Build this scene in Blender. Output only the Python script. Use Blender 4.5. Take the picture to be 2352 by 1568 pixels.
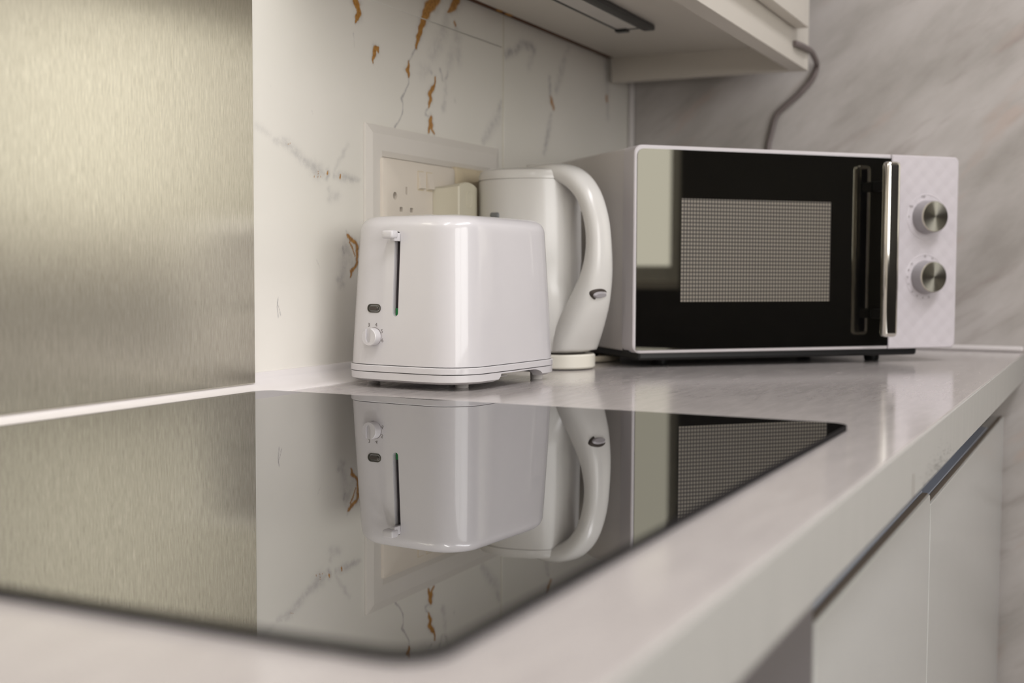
import bpy, bmesh, math, random
import numpy as np
from mathutils import Matrix, Vector

random.seed(7)
for o in list(bpy.data.objects):
    bpy.data.objects.remove(o, do_unlink=True)

K = 0.90            # height of the worktop above the floor
SC = bpy.context.scene
COL = SC.collection

# ------------------------------------------------------------------ camera
cd = bpy.data.cameras.new('camera')
cam = bpy.data.objects.new('camera', cd)
COL.objects.link(cam)
cam.matrix_world = Matrix(((0.4436, 0.0496, -0.8949, 0.0),
                           (-0.8962, 0.0292, -0.4426, 0.0),
                           (0.0042, 0.9983, 0.0574, K + 0.114),
                           (0, 0, 0, 1)))
cd.sensor_width = 36.0
cd.lens = 36.0 * 2840.0 / 2352.0
cd.clip_start = 0.02
cd.dof.use_dof = True
cd.dof.focus_distance = 1.19
cd.dof.aperture_fstop = 4.6
SC.camera = cam

# ------------------------------------------------------------------ world, window light, exposure
SKY = 5.3
wd = bpy.data.worlds.new('world')
SC.world = wd
wd.use_nodes = True
bg = wd.node_tree.nodes['Background']
bg.inputs['Color'].default_value = (1.0, 0.985, 0.96, 1)
bg.inputs['Strength'].default_value = SKY

def area_light(name, loc, rot, sx, sy, power, col=(1, 1, 1), portal=False):
    l = bpy.data.lights.new(name, 'AREA')
    l.shape = 'RECTANGLE'
    l.size, l.size_y = sx, sy
    l.energy = power
    l.color = col
    o = bpy.data.objects.new(name, l)
    o.location = loc
    o.rotation_euler = rot
    COL.objects.link(o)
    if portal:
        l.cycles.is_portal = True
    return o

WIN = (-1.50, 0.70, 0.08, 1.30)     # window in the wall opposite the worktop: x0, x1, z0, z1 above worktop
YF = -1.75                           # that wall
area_light('window_portal', ((WIN[0] + WIN[1]) / 2, YF - 0.02, K + (WIN[2] + WIN[3]) / 2),
           (math.radians(90), 0, 0), WIN[1] - WIN[0], WIN[3] - WIN[2], 1.0, portal=True)
area_light('ceiling_daylight_lamp', (0.80, -0.55, K + 1.52), (0, 0, 0), 1.3, 0.4, 21.5, (0.98, 0.965, 1.0))
area_light('hood_lamp', (0.58, 0.44, K + 0.70), (0, 0, 0), 0.35, 0.06, 2.0, (1.0, 0.98, 0.96))

SC.view_settings.view_transform = 'Standard'
SC.view_settings.look = 'None'
SC.view_settings.gamma = 1.0
SC.view_settings.use_curve_mapping = False
SC.view_settings.exposure = 0.0

# ------------------------------------------------------------------ materials
MATS = {}
def rgb(r, g, b):
    f = lambda c: (c / 255 / 12.92) if c / 255 <= 0.04045 else ((c / 255 + 0.055) / 1.055) ** 2.4
    return (f(r), f(g), f(b), 1)

class NT:
    def __init__(s, name):
        s.m = bpy.data.materials.new(name)
        s.m.use_nodes = True
        s.t = s.m.node_tree
        s.b = s.t.nodes['Principled BSDF']
    def n(s, typ, **kw):
        x = s.t.nodes.new(typ)
        for k, v in kw.items():
            if k in x.inputs.keys():
                x.inputs[k].default_value = v
            else:
                setattr(x, k, v)
        return x
    def l(s, a, b):
        s.t.links.new(a, b)
    def mix(s, fac, a, b, mode='MIX'):
        x = s.t.nodes.new('ShaderNodeMix')
        x.data_type = 'RGBA'
        x.blend_type = mode
        for sock, v in ((x.inputs[0], fac), (x.inputs[6], a), (x.inputs[7], b)):
            if hasattr(v, 'is_output'):
                s.l(v, sock)
            else:
                sock.default_value = v
        return x.outputs[2]
    def math(s, op, a, b=None, clamp=False):
        x = s.t.nodes.new('ShaderNodeMath')
        x.operation = op
        x.use_clamp = clamp
        for i, v in enumerate((a, b)):
            if v is None:
                continue
            if hasattr(v, 'is_output'):
                s.l(v, x.inputs[i])
            else:
                x.inputs[i].default_value = v
        return x.outputs[0]
    def ramp(s, fac, stops):
        x = s.t.nodes.new('ShaderNodeValToRGB')
        e = x.color_ramp.elements
        while len(e) < len(stops):
            e.new(0.5)
        for q, (p, c) in zip(e, stops):
            q.position = p
            q.color = c if len(c) == 4 else (*c, 1)
        s.l(fac, x.inputs[0])
        return x.outputs[0]
    def coords(s, scale=(1, 1, 1), rot=(0, 0, 0), kind='Object'):
        c = s.t.nodes.new('ShaderNodeTexCoord')
        m = s.t.nodes.new('ShaderNodeMapping')
        m.inputs['Scale'].default_value = scale
        m.inputs['Rotation'].default_value = rot
        s.l(c.outputs[kind], m.inputs[0])
        return m.outputs[0]
    def rescale(s, vec, scale):
        m = s.t.nodes.new('ShaderNodeMapping')
        m.inputs['Scale'].default_value = scale
        s.l(vec, m.inputs[0])
        return m.outputs[0]
    def noise(s, vec, scale, detail=3, rough=0.5):
        x = s.t.nodes.new('ShaderNodeTexNoise')
        x.inputs['Scale'].default_value = scale
        x.inputs['Detail'].default_value = detail
        x.inputs['Roughness'].default_value = rough
        s.l(vec, x.inputs['Vector'])
        return x.outputs[0]
    def bump(s, h, strength, dist=0.001):
        x = s.t.nodes.new('ShaderNodeBump')
        x.inputs['Strength'].default_value = strength
        x.inputs['Distance'].default_value = dist
        s.l(h, x.inputs['Height'])
        s.l(x.outputs[0], s.b.inputs['Normal'])

def plain(name, col, rough=0.4, metal=0.0, spec=0.5, coat=0.0, var=0.04, vscale=30, ior=None):
    t = NT(name)
    v = t.noise(t.coords(), vscale, 3)
    c2 = tuple(max(0, x * (1 - var * 2)) for x in col[:3]) + (1,)
    t.l(t.mix(v, col, c2), t.b.inputs['Base Color'])
    t.b.inputs['Roughness'].default_value = rough
    t.b.inputs['Metallic'].default_value = metal
    t.b.inputs['Specular IOR Level'].default_value = spec
    t.b.inputs['Coat Weight'].default_value = coat
    t.b.inputs['Coat Roughness'].default_value = 0.03
    if ior:
        t.b.inputs['IOR'].default_value = ior
    MATS[name] = t.m
    return t.m

plain('white_plastic', rgb(202, 199, 201), 0.30, var=0.01, coat=0.6)
plain('white_plastic_matt', rgb(225, 220, 217), 0.38, var=0.01)
plain('kettle_plastic', rgb(214, 212, 208), 0.22, var=0.015)
plain('kettle_base_plastic', rgb(222, 218, 206), 0.35, var=0.015)
plain('cream_plastic', rgb(226, 217, 205), 0.4, var=0.02)
plain('yellowed_plastic', rgb(214, 200, 172), 0.4, var=0.05)
plain('frame_plastic', rgb(222, 217, 210), 0.4, var=0.02)
plain('plug_plastic', rgb(214, 208, 188), 0.45, var=0.02)
plain('trim_white', rgb(220, 215, 214), 0.3, var=0.02)
plain('dark_hole', rgb(70, 62, 56), 0.7)
plain('black_interior', rgb(44, 36, 40), 0.6)
plain('black_plastic', rgb(16, 16, 17), 0.35)
plain('black_metal', rgb(24, 24, 24), 0.4)
plain('black_rubber', rgb(30, 28, 29), 0.8, spec=0.1)
plain('shade_and_joint', rgb(128, 116, 104), 0.7)  # painted shade of the door gap, also the worktop edge joint
plain('mould', rgb(38, 34, 30), 0.8)
plain('grey_rubber', rgb(150, 148, 144), 0.6)
plain('circuit_green', rgb(20, 120, 60), 0.4)
plain('print_grey', rgb(120, 112, 110), 0.6)
plain('print_faint', rgb(176, 170, 172), 0.6)
plain('grey_plastic', rgb(164, 160, 163), 0.3)
plain('gauge_grey', rgb(120, 122, 124), 0.3)
plain('chrome', rgb(225, 222, 215), 0.08, metal=1.0, var=0.0)
plain('smoke_metal', rgb(92, 90, 84), 0.3, metal=0.8)
plain('microwave_white', rgb(206, 201, 203), 0.32, var=0.01)
plain('microwave_side', rgb(212, 207, 204), 0.35, var=0.01)
plain('cabinet_white', rgb(206, 200, 190), 0.35, var=0.015)
plain('door_white', rgb(194, 194, 191), 0.16, var=0.015)
plain('chipboard', rgb(104, 66, 40), 0.9, var=0.3, vscale=200)
plain('chip_tan', rgb(186, 138, 74), 0.9, var=0.2, vscale=200)
plain('appliance_dark', rgb(92, 88, 92), 0.3, var=0.03)
plain('diffuser', rgb(206, 202, 196), 0.5)
plain('cord_grey', rgb(120, 110, 108), 0.5)
plain('cord_cream', rgb(214, 204, 184), 0.5)
plain('aluminium', rgb(160, 168, 184), 0.35, metal=0.15)
plain('aluminium_inner', rgb(158, 152, 142), 0.4, metal=0.3, var=0.1)
plain('plaster', rgb(222, 215, 206), 0.8, var=0.02, vscale=8)
plain('ceiling_paint', rgb(214, 210, 204), 0.9, var=0.02, vscale=6)
plain('grout', rgb(214, 208, 190), 0.8)
plain('grout_grey', rgb(150, 140, 130), 0.8)
plain('added_panel_dark', rgb(30, 26, 24), 0.35, var=0.1, vscale=6)  # for unseen panels added so the microwave glass reflects dark
plain('frame_paint', rgb(240, 238, 232), 0.4)

# glossy black ceramic glass of the hob
t = NT('hob_glass')
t.b.inputs['Base Color'].default_value = rgb(10, 10, 11)
t.b.inputs['Roughness'].default_value = 0.0
t.b.inputs['IOR'].default_value = 6.0
nz = t.noise(t.coords((1, 1, 1)), 3.0, 2)
t.l(t.mix(nz, rgb(8, 8, 9), rgb(16, 15, 15)), t.b.inputs['Base Color'])
MATS['hob_glass'] = t.m

# microwave door glass
t = NT('door_glass')
nz = t.noise(t.coords((1, 1, 1)), 40, 4)
t.l(t.mix(nz, rgb(6, 6, 6), rgb(14, 13, 13)), t.b.inputs['Base Color'])
t.b.inputs['Roughness'].default_value = 0.02
t.b.inputs['IOR'].default_value = 1.8
t.b.inputs['Specular Tint'].default_value = (1.0, 0.95, 0.76, 1)
MATS['door_glass'] = t.m

# perforated screen behind the microwave glass (local x along door, z up)
t = NT('perforated_screen')
tc = t.n('ShaderNodeTexCoord')
sp = t.n('ShaderNodeSeparateXYZ')
t.l(tc.outputs['Object'], sp.inputs[0])
px_, pz_ = 0.00400, 0.00450
fx = t.math('SUBTRACT', t.math('FRACT', t.math('DIVIDE', sp.outputs[0], px_)), 0.5)
fz = t.math('SUBTRACT', t.math('FRACT', t.math('DIVIDE', sp.outputs[2], pz_)), 0.5)
r2 = t.math('SQRT', t.math('ADD', t.math('MULTIPLY', fx, fx), t.math('MULTIPLY', fz, fz)))
t.l(t.ramp(r2, [(0.0, rgb(140, 133, 121)), (0.27, rgb(132, 125, 113)), (0.44, rgb(58, 53, 48)), (1.0, rgb(46, 42, 38))]), t.b.inputs['Base Color'])
t.b.inputs['Roughness'].default_value = 0.5
t.b.inputs['Coat Weight'].default_value = 1.0
t.b.inputs['Coat Roughness'].default_value = 0.02
MATS['perforated_screen'] = t.m

# quilted white control panel of the microwave
t = NT('quilted_white')
tc = t.n('ShaderNodeTexCoord')
sp = t.n('ShaderNodeSeparateXYZ')
t.l(tc.outputs['Object'], sp.inputs[0])
d1 = t.math('ABSOLUTE', t.math('SUBTRACT', t.math('FRACT', t.math('MULTIPLY', t.math('ADD', sp.outputs[0], sp.outputs[2]), 45)), 0.5))
d2 = t.math('ABSOLUTE', t.math('SUBTRACT', t.math('FRACT', t.math('MULTIPLY', t.math('SUBTRACT', sp.outputs[0], sp.outputs[2]), 45)), 0.5))
t.b.inputs['Base Color'].default_value = rgb(204, 198, 202)
t.b.inputs['Roughness'].default_value = 0.3
t.bump(t.math('ADD', d1, d2), 0.35, 0.002)
MATS['quilted_white'] = t.m

# spun metal knob cap: radial streaks around local y
t = NT('spun_steel')
t.b.inputs['Base Color'].default_value = rgb(214, 210, 196)
t.b.inputs['Metallic'].default_value = 1.0
t.b.inputs['Roughness'].default_value = 0.24
t.b.inputs['Anisotropic'].default_value = 0.9
tg = t.n('ShaderNodeTangent', direction_type='RADIAL', axis='Y')
t.l(tg.outputs[0], t.b.inputs['Tangent'])
MATS['spun_steel'] = t.m

# brushed stainless steel
t = NT('brushed_steel')
v1 = t.noise(t.coords((620, 1, 30)), 1.0, 4, 0.6)
v2 = t.noise(t.coords((1500, 1, 95)), 1.0, 3, 0.6)
vv = t.math('ADD', t.math('MULTIPLY', v1, 0.35), t.math('MULTIPLY', v2, 0.65))
t.l(t.ramp(vv, [(0.30, rgb(196, 192, 177)), (0.70, rgb(244, 241, 228))]), t.b.inputs['Base Color'])
t.b.inputs['Metallic'].default_value = 1.0
t.b.inputs['Roughness'].default_value = 0.27
t.b.inputs['Anisotropic'].default_value = 0.6
tg = t.n('ShaderNodeTangent', direction_type='RADIAL', axis='Z')
t.l(tg.outputs[0], t.b.inputs['Tangent'])
t.bump(vv, 0.08, 0.0006)
MATS['brushed_steel'] = t.m

# worktop laminate
t = NT('worktop')
v1 = t.noise(t.coords((5, 26, 26)), 3.0, 6, 0.65)
v2 = t.noise(t.coords((1, 1, 1)), 420, 2, 0.6)
base = t.ramp(v1, [(0.25, rgb(174, 168, 166)), (0.55, rgb(183, 177, 175)), (0.8, rgb(190, 184, 181))])
sp_ = t.ramp(v2, [(0.0, (0, 0, 0)), (0.72, (0, 0, 0)), (0.78, (1, 1, 1))])
t.l(t.mix(t.math('MULTIPLY', sp_, 0.10), base, rgb(226, 210, 180)), t.b.inputs['Base Color'])
rr = t.ramp(v1, [(0.2, (0.10,) * 3), (0.8, (0.16,) * 3)])
t.l(rr, t.b.inputs['Roughness'])
t.b.inputs['Specular IOR Level'].default_value = 0.6
MATS['worktop'] = t.m
t = NT('worktop_edge')
v1 = t.noise(t.coords((60, 60, 2)), 3.0, 5, 0.6)
t.l(t.ramp(v1, [(0.3, rgb(168, 167, 163)), (0.7, rgb(180, 178, 174))]), t.b.inputs['Base Color'])
t.b.inputs['Roughness'].default_value = 0.4
MATS['worktop_edge'] = t.m

# marble-print tile: colour masks come from vein attributes
t = NT('marble_tile')
ag = t.n('ShaderNodeAttribute', attribute_name='gold')
ay = t.n('ShaderNodeAttribute', attribute_name='vein')
cl = t.noise(t.coords((1, 1, 1)), 5.0, 4)
base = t.ramp(cl, [(0.3, rgb(232, 228, 221)), (0.7, rgb(226, 223, 214))])
nz = t.noise(t.coords((1, 1, 1)), 160, 5, 0.7)
nb = t.ramp(t.noise(t.coords((1, 1, 1)), 75, 6, 0.72), [(0.36, (0, 0, 0)), (0.62, (1, 1, 1))])
gm = t.math('MULTIPLY', ay.outputs['Fac'], t.math('ADD', t.math('MULTIPLY', nb, 0.75), 0.18), clamp=True)
c1 = t.mix(gm, base, rgb(118, 116, 122))
goldc = t.ramp(t.noise(t.coords((1, 1, 1)), 260, 3), [(0.35, rgb(156, 106, 42)), (0.65, rgb(190, 138, 62))])
t.l(t.mix(ag.outputs['Fac'], c1, goldc), t.b.inputs['Base Color'])
t.b.inputs['Roughness'].default_value = 0.32
MATS['marble_tile'] = t.m

# grey marble on the far wall: long diagonal streaks
t = NT('grey_marble')
vec = t.rescale(t.coords((1, 1, 1), (math.radians(40), 0, 0)), (1, 1.0, 3.4))
v1 = t.noise(vec, 4.5, 6, 0.62)
v2 = t.noise(t.rescale(t.coords((1, 1, 1), (math.radians(33), 0, 0)), (1, 0.9, 5.0)), 7.0, 5, 0.6)
base = t.ramp(v1, [(0.30, rgb(162, 157, 152)), (0.50, rgb(182, 177, 173)), (0.70, rgb(195, 190, 187))])
dk = t.ramp(v2, [(0.0, (0, 0, 0)), (0.56, (0, 0, 0)), (0.72, (1, 1, 1))])
wn = t.ramp(t.noise(vec, 7.0, 4), [(0.62, (0, 0, 0)), (0.74, (1, 1, 1))])
c = t.mix(t.math('MULTIPLY', dk, 0.6), base, rgb(146, 136, 131))
c = t.mix(t.math('MULTIPLY', wn, 0.35), c, rgb(186, 160, 146))
t.l(c, t.b.inputs['Base Color'])
t.b.inputs['Roughness'].default_value = 0.38
MATS['grey_marble'] = t.m

# glowing pane, added to brighten what the steel splashback reflects
t = NT('added_glow_pane')
nz = t.noise(t.coords(), 60, 3)
t.l(t.mix(nz, rgb(240, 236, 222), rgb(232, 228, 212)), t.b.inputs['Base Color'])
t.b.inputs['Roughness'].default_value = 0.6
t.b.inputs['Emission Color'].default_value = (1.0, 0.97, 0.86, 1)
t.b.inputs['Emission Strength'].default_value = 0.75
MATS['added_glow_pane'] = t.m

# floor tiles
t = NT('floor_stone')
v1 = t.noise(t.coords(), 6, 5)
t.l(t.ramp(v1, [(0.3, rgb(150, 142, 135)), (0.7, rgb(172, 164, 156))]), t.b.inputs['Base Color'])
t.b.inputs['Roughness'].default_value = 0.4
MATS['floor_stone'] = t.m

# ------------------------------------------------------------------ mesh helpers
def finish(name, me, mat, parent=None, smooth=True, angle=35, label=None):
    if smooth:
        me.shade_smooth()
        me.set_sharp_from_angle(angle=math.radians(angle))
    me.name = name
    o = bpy.data.objects.new(name, me)
    COL.objects.link(o)
    if mat:
        me.materials.clear()
        me.materials.append(MATS[mat])
    if parent is not None:
        o.parent = parent
    if label:
        o['label'] = label
    return o

def from_bm(name, bm, mat, parent=None, **kw):
    bmesh.ops.recalc_face_normals(bm, faces=bm.faces[:])
    me = bpy.data.meshes.new(name)
    bm.to_mesh(me)
    bm.free()
    return finish(name, me, mat, parent, **kw)

def bm_box(x0, x1, y0, y1, z0, z1, bev=0.0, seg=2, bm=None, M=None):
    b = bmesh.new()
    bmesh.ops.create_cube(b, size=1.0)
    for v in b.verts:
        v.co = Vector(((x0 + x1) / 2 + v.co.x * (x1 - x0), (y0 + y1) / 2 + v.co.y * (y1 - y0), (z0 + z1) / 2 + v.co.z * (z1 - z0)))
    if bev > 0:
        bmesh.ops.bevel(b, geom=b.edges[:], offset=bev, segments=seg, profile=0.5, affect='EDGES')
    if M is not None:
        b.transform(M)
    if bm is None:
        return b
    me = bpy.data.meshes.new('tmp')
    b.to_mesh(me)
    b.free()
    bm.from_mesh(me)
    bpy.data.meshes.remove(me)
    return bm

def box(name, x0, x1, y0, y1, z0, z1, mat, parent=None, bev=0.0, seg=2, **kw):
    kw.setdefault('angle', 15)
    return from_bm(name, bm_box(x0, x1, y0, y1, z0, z1, bev, seg), mat, parent, **kw)

def loft(rings, cap0=True, cap1=True, closed=True, bm=None):
    bm = bm or bmesh.new()
    vs = [[bm.verts.new(p) for p in r] for r in rings]
    n = len(rings[0])
    for a, b in zip(vs[:-1], vs[1:]):
        for i in range(n if closed else n - 1):
            j = (i + 1) % n
            bm.faces.new((a[i], a[j], b[j], b[i]))
    if cap0:
        bm.faces.new(list(reversed(vs[0])))
    if cap1:
        bm.faces.new(vs[-1])
    return bm

def rrect(a, b, r, z, n=8, cx=0.0, cy=0.0, bulge=0.0):
    pts = []
    for qx, qy, a0 in ((1, 1, 0), (-1, 1, 90), (-1, -1, 180), (1, -1, 270)):
        for i in range(n + 1):
            t = math.radians(a0 + 90 * i / n)
            pts.append([qx * (a - r) + r * math.cos(t), qy * (b - r) + r * math.sin(t), z])
    out = []
    m = len(pts)
    for i in range(m):          # subdivide the straight sides so they can bulge
        p, q = pts[i], pts[(i + 1) % m]
        out.append(p)
        if (i + 1) % (n + 1) == 0:
            for k in range(1, 6):
                f = k / 6
                out.append([p[0] + (q[0] - p[0]) * f, p[1] + (q[1] - p[1]) * f, z])
    if bulge:
        for p in out:
            fx, fy = p[0] / a, p[1] / b
            p[0] += bulge * (1 - min(1, abs(fy)) ** 2) * fx
            p[1] += bulge * (1 - min(1, abs(fx)) ** 2) * fy
    return [(p[0] + cx, p[1] + cy, p[2]) for p in out]

def cyl_rings(profile, axis='z', n=32, c=(0, 0, 0)):
    rings = []
    for r, h in profile:
        ring = []
        for i in range(n):
            t = 2 * math.pi * i / n
            a, b = r * math.cos(t), r * math.sin(t)
            if axis == 'z':
                p = (c[0] + a, c[1] + b, c[2] + h)
            elif axis == 'x':
                p = (c[0] + h, c[1] + a, c[2] + b)
            else:
                p = (c[0] + a, c[1] + h, c[2] + b)
            ring.append(p)
        rings.append(ring)
    return rings

def lathe(name, profile, mat, parent=None, axis='z', n=32, c=(0, 0, 0), **kw):
    return from_bm(name, loft(cyl_rings(profile, axis, n, c)), mat, parent, **kw)

def tube(name, pts, r, mat, parent=None, n=10, sub=6, **kw):
    P = [Vector(p) for p in pts]
    cur = []
    for i in range(len(P) - 1):
        p0, p1, p2, p3 = P[max(i - 1, 0)], P[i], P[i + 1], P[min(i + 2, len(P) - 1)]
        for k in range(sub):
            t = k / sub
            cur.append(0.5 * ((2 * p1) + (p2 - p0) * t + (2 * p0 - 5 * p1 + 4 * p2 - p3) * t * t + (3 * p1 - p0 - 3 * p2 + p3) * t ** 3))
    cur.append(P[-1])
    rings = []
    ref = Vector((0.3, 0.5, 0.81))
    for i, c in enumerate(cur):
        d = (cur[min(i + 1, len(cur) - 1)] - cur[max(i - 1, 0)]).normalized()
        s = d.cross(ref).normalized()
        u = s.cross(d)
        rings.append([tuple(c + r * (math.cos(2 * math.pi * k / n) * s + math.sin(2 * math.pi * k / n) * u)) for k in range(n)])
    return from_bm(name, loft(rings), mat, parent, **kw)

def boolean(bm, cutters):
    """bmesh minus a list of bmeshes, back as a mesh"""
    def ob(b, nm):
        bmesh.ops.recalc_face_normals(b, faces=b.faces[:])
        me = bpy.data.meshes.new(nm)
        b.to_mesh(me)
        b.free()
        o = bpy.data.objects.new(nm, me)
        COL.objects.link(o)
        return o
    a = ob(bm, 'bool_a')
    cs = [ob(c, 'bool_c') for c in cutters]
    for c in cs:
        m = a.modifiers.new('b', 'BOOLEAN')
        m.operation = 'DIFFERENCE'
        m.solver = 'EXACT'
        m.object = c
    bpy.context.view_layer.update()
    dg = bpy.context.evaluated_depsgraph_get()
    me = bpy.data.meshes.new_from_object(a.evaluated_get(dg))
    for o in [a] + cs:
        d = o.data
        bpy.data.objects.remove(o, do_unlink=True)
        bpy.data.meshes.remove(d)
    return me

def prism_xz(pts, y0, y1):
    return loft([[(x, y0, z) for x, z in pts], [(x, y1, z) for x, z in pts]])

def prism_yz(pts, x0, x1):
    return loft([[(x0, y, z) for y, z in pts], [(x1, y, z) for y, z in pts]])

def stadium(hw, hh, n=10):
    """stadium outline, half width hw >= half height hh"""
    pts = []
    for i in range(n + 1):
        t = -math.pi / 2 + math.pi * i / n
        pts.append((hw - hh + hh * math.cos(t), hh * math.sin(t)))
    for i in range(n + 1):
        t = math.pi / 2 + math.pi * i / n
        pts.append((-(hw - hh) + hh * math.cos(t), hh * math.sin(t)))
    return pts

def tag(o, label=None, cat=None, group=None, kind=None):
    if label: o['label'] = label
    if cat: o['category'] = cat
    if group: o['group'] = group
    if kind: o['kind'] = kind
    return o

def thing(name, label, cat, loc=(0, 0, 0), rotz=0.0, group=None):
    o = bpy.data.objects.new(name, None)
    o.empty_display_size = 0.05
    COL.objects.link(o)
    o.location = loc
    o.rotation_euler = (0, 0, rotz)
    return tag(o, label, cat, group)

def struct(o, label=None):
    return tag(o, label, kind='structure')

# ------------------------------------------------------------------ the room
YW, XF, XL = 0.735, 1.915, -1.60
ZC = 2.48
struct(box('floor', XL, XF, YF, YW + 0.1, -0.05, 0.0, 'floor_stone'), 'grey stone floor')
struct(box('ceiling', XL, XF, YF, YW + 0.1, ZC, ZC + 0.05, 'ceiling_paint'), 'white painted ceiling')
wall_back = struct(box('wall_back', XL, XF + 0.1, YW + 0.008, YW + 0.1, 0, ZC, 'grout_grey'), 'back wall behind the worktop')
wall_right = struct(box('wall_right', XF, XF + 0.1, YF, YW + 0.008, 0, ZC, 'grey_marble'), 'grey streaked marble wall at the end of the worktop')
struct(box('wall_left', XL - 0.1, XL, YF, YW + 0.1, 0, ZC, 'plaster'), 'plain plaster wall behind the camera')
# wall opposite the worktop, pieces around the window opening
bm = bmesh.new()
wx0, wx1, wz0, wz1 = WIN[0], WIN[1], K + WIN[2], K + WIN[3]
for a in ((XL, wx0, 0, ZC), (wx1, XF + 0.1, 0, ZC), (wx0, wx1, 0, wz0), (wx0, wx1, wz1, ZC)):
    bm_box(a[0], a[1], YF - 0.1, YF, a[2], a[3], bm=bm)
struct(from_bm('wall_front', bm, 'plaster', smooth=False), 'plaster wall opposite the worktop')
w = thing('window_1', 'window in the wall opposite the worktop', None, ((wx0 + wx1) / 2, YF - 0.05, wz0))
w['kind'] = 'structure'
hw_, hh_ = (wx1 - wx0) / 2, wz1 - wz0
for nm, a in (('frame_side', (-hw_, -hw_ + 0.05, 0, hh_)), ('frame_side', (hw_ - 0.05, hw_, 0, hh_)),
              ('frame_rail', (-hw_ + 0.05, hw_ - 0.05, 0, 0.05)), ('frame_rail', (-hw_ + 0.05, hw_ - 0.05, hh_ - 0.05, hh_)),
              ('mullion', (-0.025, 0.025, 0.05, hh_ - 0.05))):
    box(nm, a[0], a[1], -0.03, 0.03, a[2], a[3], 'frame_paint', w, bev=0.004)
struct(box('added_low_panel', XL, 0.70, YF, YF + 0.03, 0, K + 0.06, 'added_panel_dark'), 'unseen dark panel added below the window to darken the glass reflection')  # added out of view, keeps the lower microwave reflection dark
# unseen tall slab right of the window, added to darken the microwave glass
d = thing('added_dark_panel', 'unseen tall dark panel added opposite the worktop for the glass reflection', None, (1.30, YF + 0.03, 0))
d['kind'] = 'structure'
box('leaf', -0.595, 0.595, -0.03, 0.03, 0, 2.3, 'added_panel_dark', d, bev=0.003)
box('handle', -0.50, -0.38, 0.032, 0.05, 1.0, 1.02, 'smoke_metal', d, bev=0.003)

d = thing('added_glow_door', 'unseen door with a glowing pane added to brighten the steel reflection', None, (XF - 0.02, -0.56, 0))  # unseen, added so the steel mirrors a bright band
d['kind'] = 'structure'
bm = bmesh.new()
for a in ((-0.43, 0.43, 0.0, K + 0.20), (-0.43, 0.43, K + 0.66, 2.02), (-0.43, -0.36, K + 0.20, K + 0.66), (0.36, 0.43, K + 0.20, K + 0.66)):
    bm_box(-0.018, 0.0195, a[0], a[1], a[2], a[3], bm=bm)
from_bm('leaf', bm, 'cabinet_white', d, smooth=False)
box('added_glow_pane', -0.004, 0.004, -0.36, 0.36, K + 0.20, K + 0.66, 'added_glow_pane', d)
box('added_dark_bar', -0.024, -0.0181, -0.42, 0.42, K - 0.03, K + 0.09, 'appliance_dark', d, bev=0.002)  # added bar that puts a dark band into the steel's reflection

# --- marble tiles on the back wall
GOLD = [
    [(1.1118, 0.4092, 0.00413), (1.1089, 0.3973, 0.00494), (1.115, 0.3917, 0.00581), (1.1167, 0.3847, 0.00499), (1.1133, 0.3791, 0.00331), (1.1096, 0.3738, 0.00099)],
    [(1.1441, 0.3367, 0.00087), (1.1458, 0.346, 0.00347), (1.1488, 0.353, 0.00435), (1.1541, 0.3543, 0.00263), (1.1558, 0.3504, 0.00176)],
    [(1.2999, 0.4549, 0.00944), (1.2792, 0.4305, 0.00922), (1.2614, 0.417, 0.00902), (1.25, 0.3995, 0.00593), (1.2411, 0.3828, 0.00489), (1.2343, 0.3677, 0.00194)],
    [(1.2195, 0.3502, 0.00114), (1.2165, 0.34, 0.00428), (1.2195, 0.3323, 0.00143)],
    [(1.2791, 0.3406, 0.00154), (1.2781, 0.3311, 0.00205), (1.2707, 0.3251, 0.00356), (1.2666, 0.3185, 0.00507), (1.2677, 0.3133, 0.00406), (1.2635, 0.3035, 0.00121)],
    [(1.2687, 0.2912, 0.00407), (1.2677, 0.2843, 0.00457), (1.2625, 0.2746, 0.00151)],
    [(1.2697, 0.2845, 0.00407), (1.2719, 0.2786, 0.00255), (1.276, 0.275, 0.00205)],
    [(1.3374, 0.4575, 0.00988), (1.3296, 0.4403, 0.0087), (1.3252, 0.4343, 0.00758), (1.3164, 0.4261, 0.00429), (1.3084, 0.4218, 0.00127)],
    [(1.3256, 0.413, 0.00217), (1.3278, 0.4098, 0.00217)],
    [(1.6062, 0.3594, 0.00222), (1.6087, 0.3536, 0.00445), (1.6169, 0.3435, 0.00224)],
    [(1.8157, 0.3858, 0.00362), (1.8176, 0.3793, 0.00363)],
    [(1.0931, 0.1502, 0.00204), (1.0996, 0.1463, 0.00246), (1.1095, 0.1424, 0.0025), (1.1126, 0.1359, 0.00251), (1.1119, 0.122, 0.00209), (1.1081, 0.1162, 0.00208), (1.1002, 0.1118, 0.00247), (1.0994, 0.1063, 0.00123)],
    [(1.098, 0.1428, 0.00123), (1.1045, 0.1358, 0.00124), (1.1082, 0.1282, 0.00083)],
    [(1.0586, 0.2151, 0.00062), (1.0571, 0.2123, 0.00154)],
    [(1.0806, 0.2127, 0.00096), (1.0806, 0.2091, 0.00144)],
    [(0.9922, 0.2362, 0.00056), (0.9922, 0.2358, 0.00056)],
    [(0.9946, 0.2373, 0.00056), (0.9947, 0.2368, 0.00056)],
    [(1.035, 0.2079, 0.00067), (1.035, 0.2075, 0.00067)],
    [(1.0415, 0.2132, 0.00068), (1.0415, 0.2128, 0.00068)],
    [(1.0415, 0.211, 0.00076), (1.0415, 0.2106, 0.00076)],
    [(1.0415, 0.2079, 0.00068), (1.0415, 0.2075, 0.00068)],
    [(1.0459, 0.2087, 0.00068), (1.0459, 0.2082, 0.00068)],
]
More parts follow.
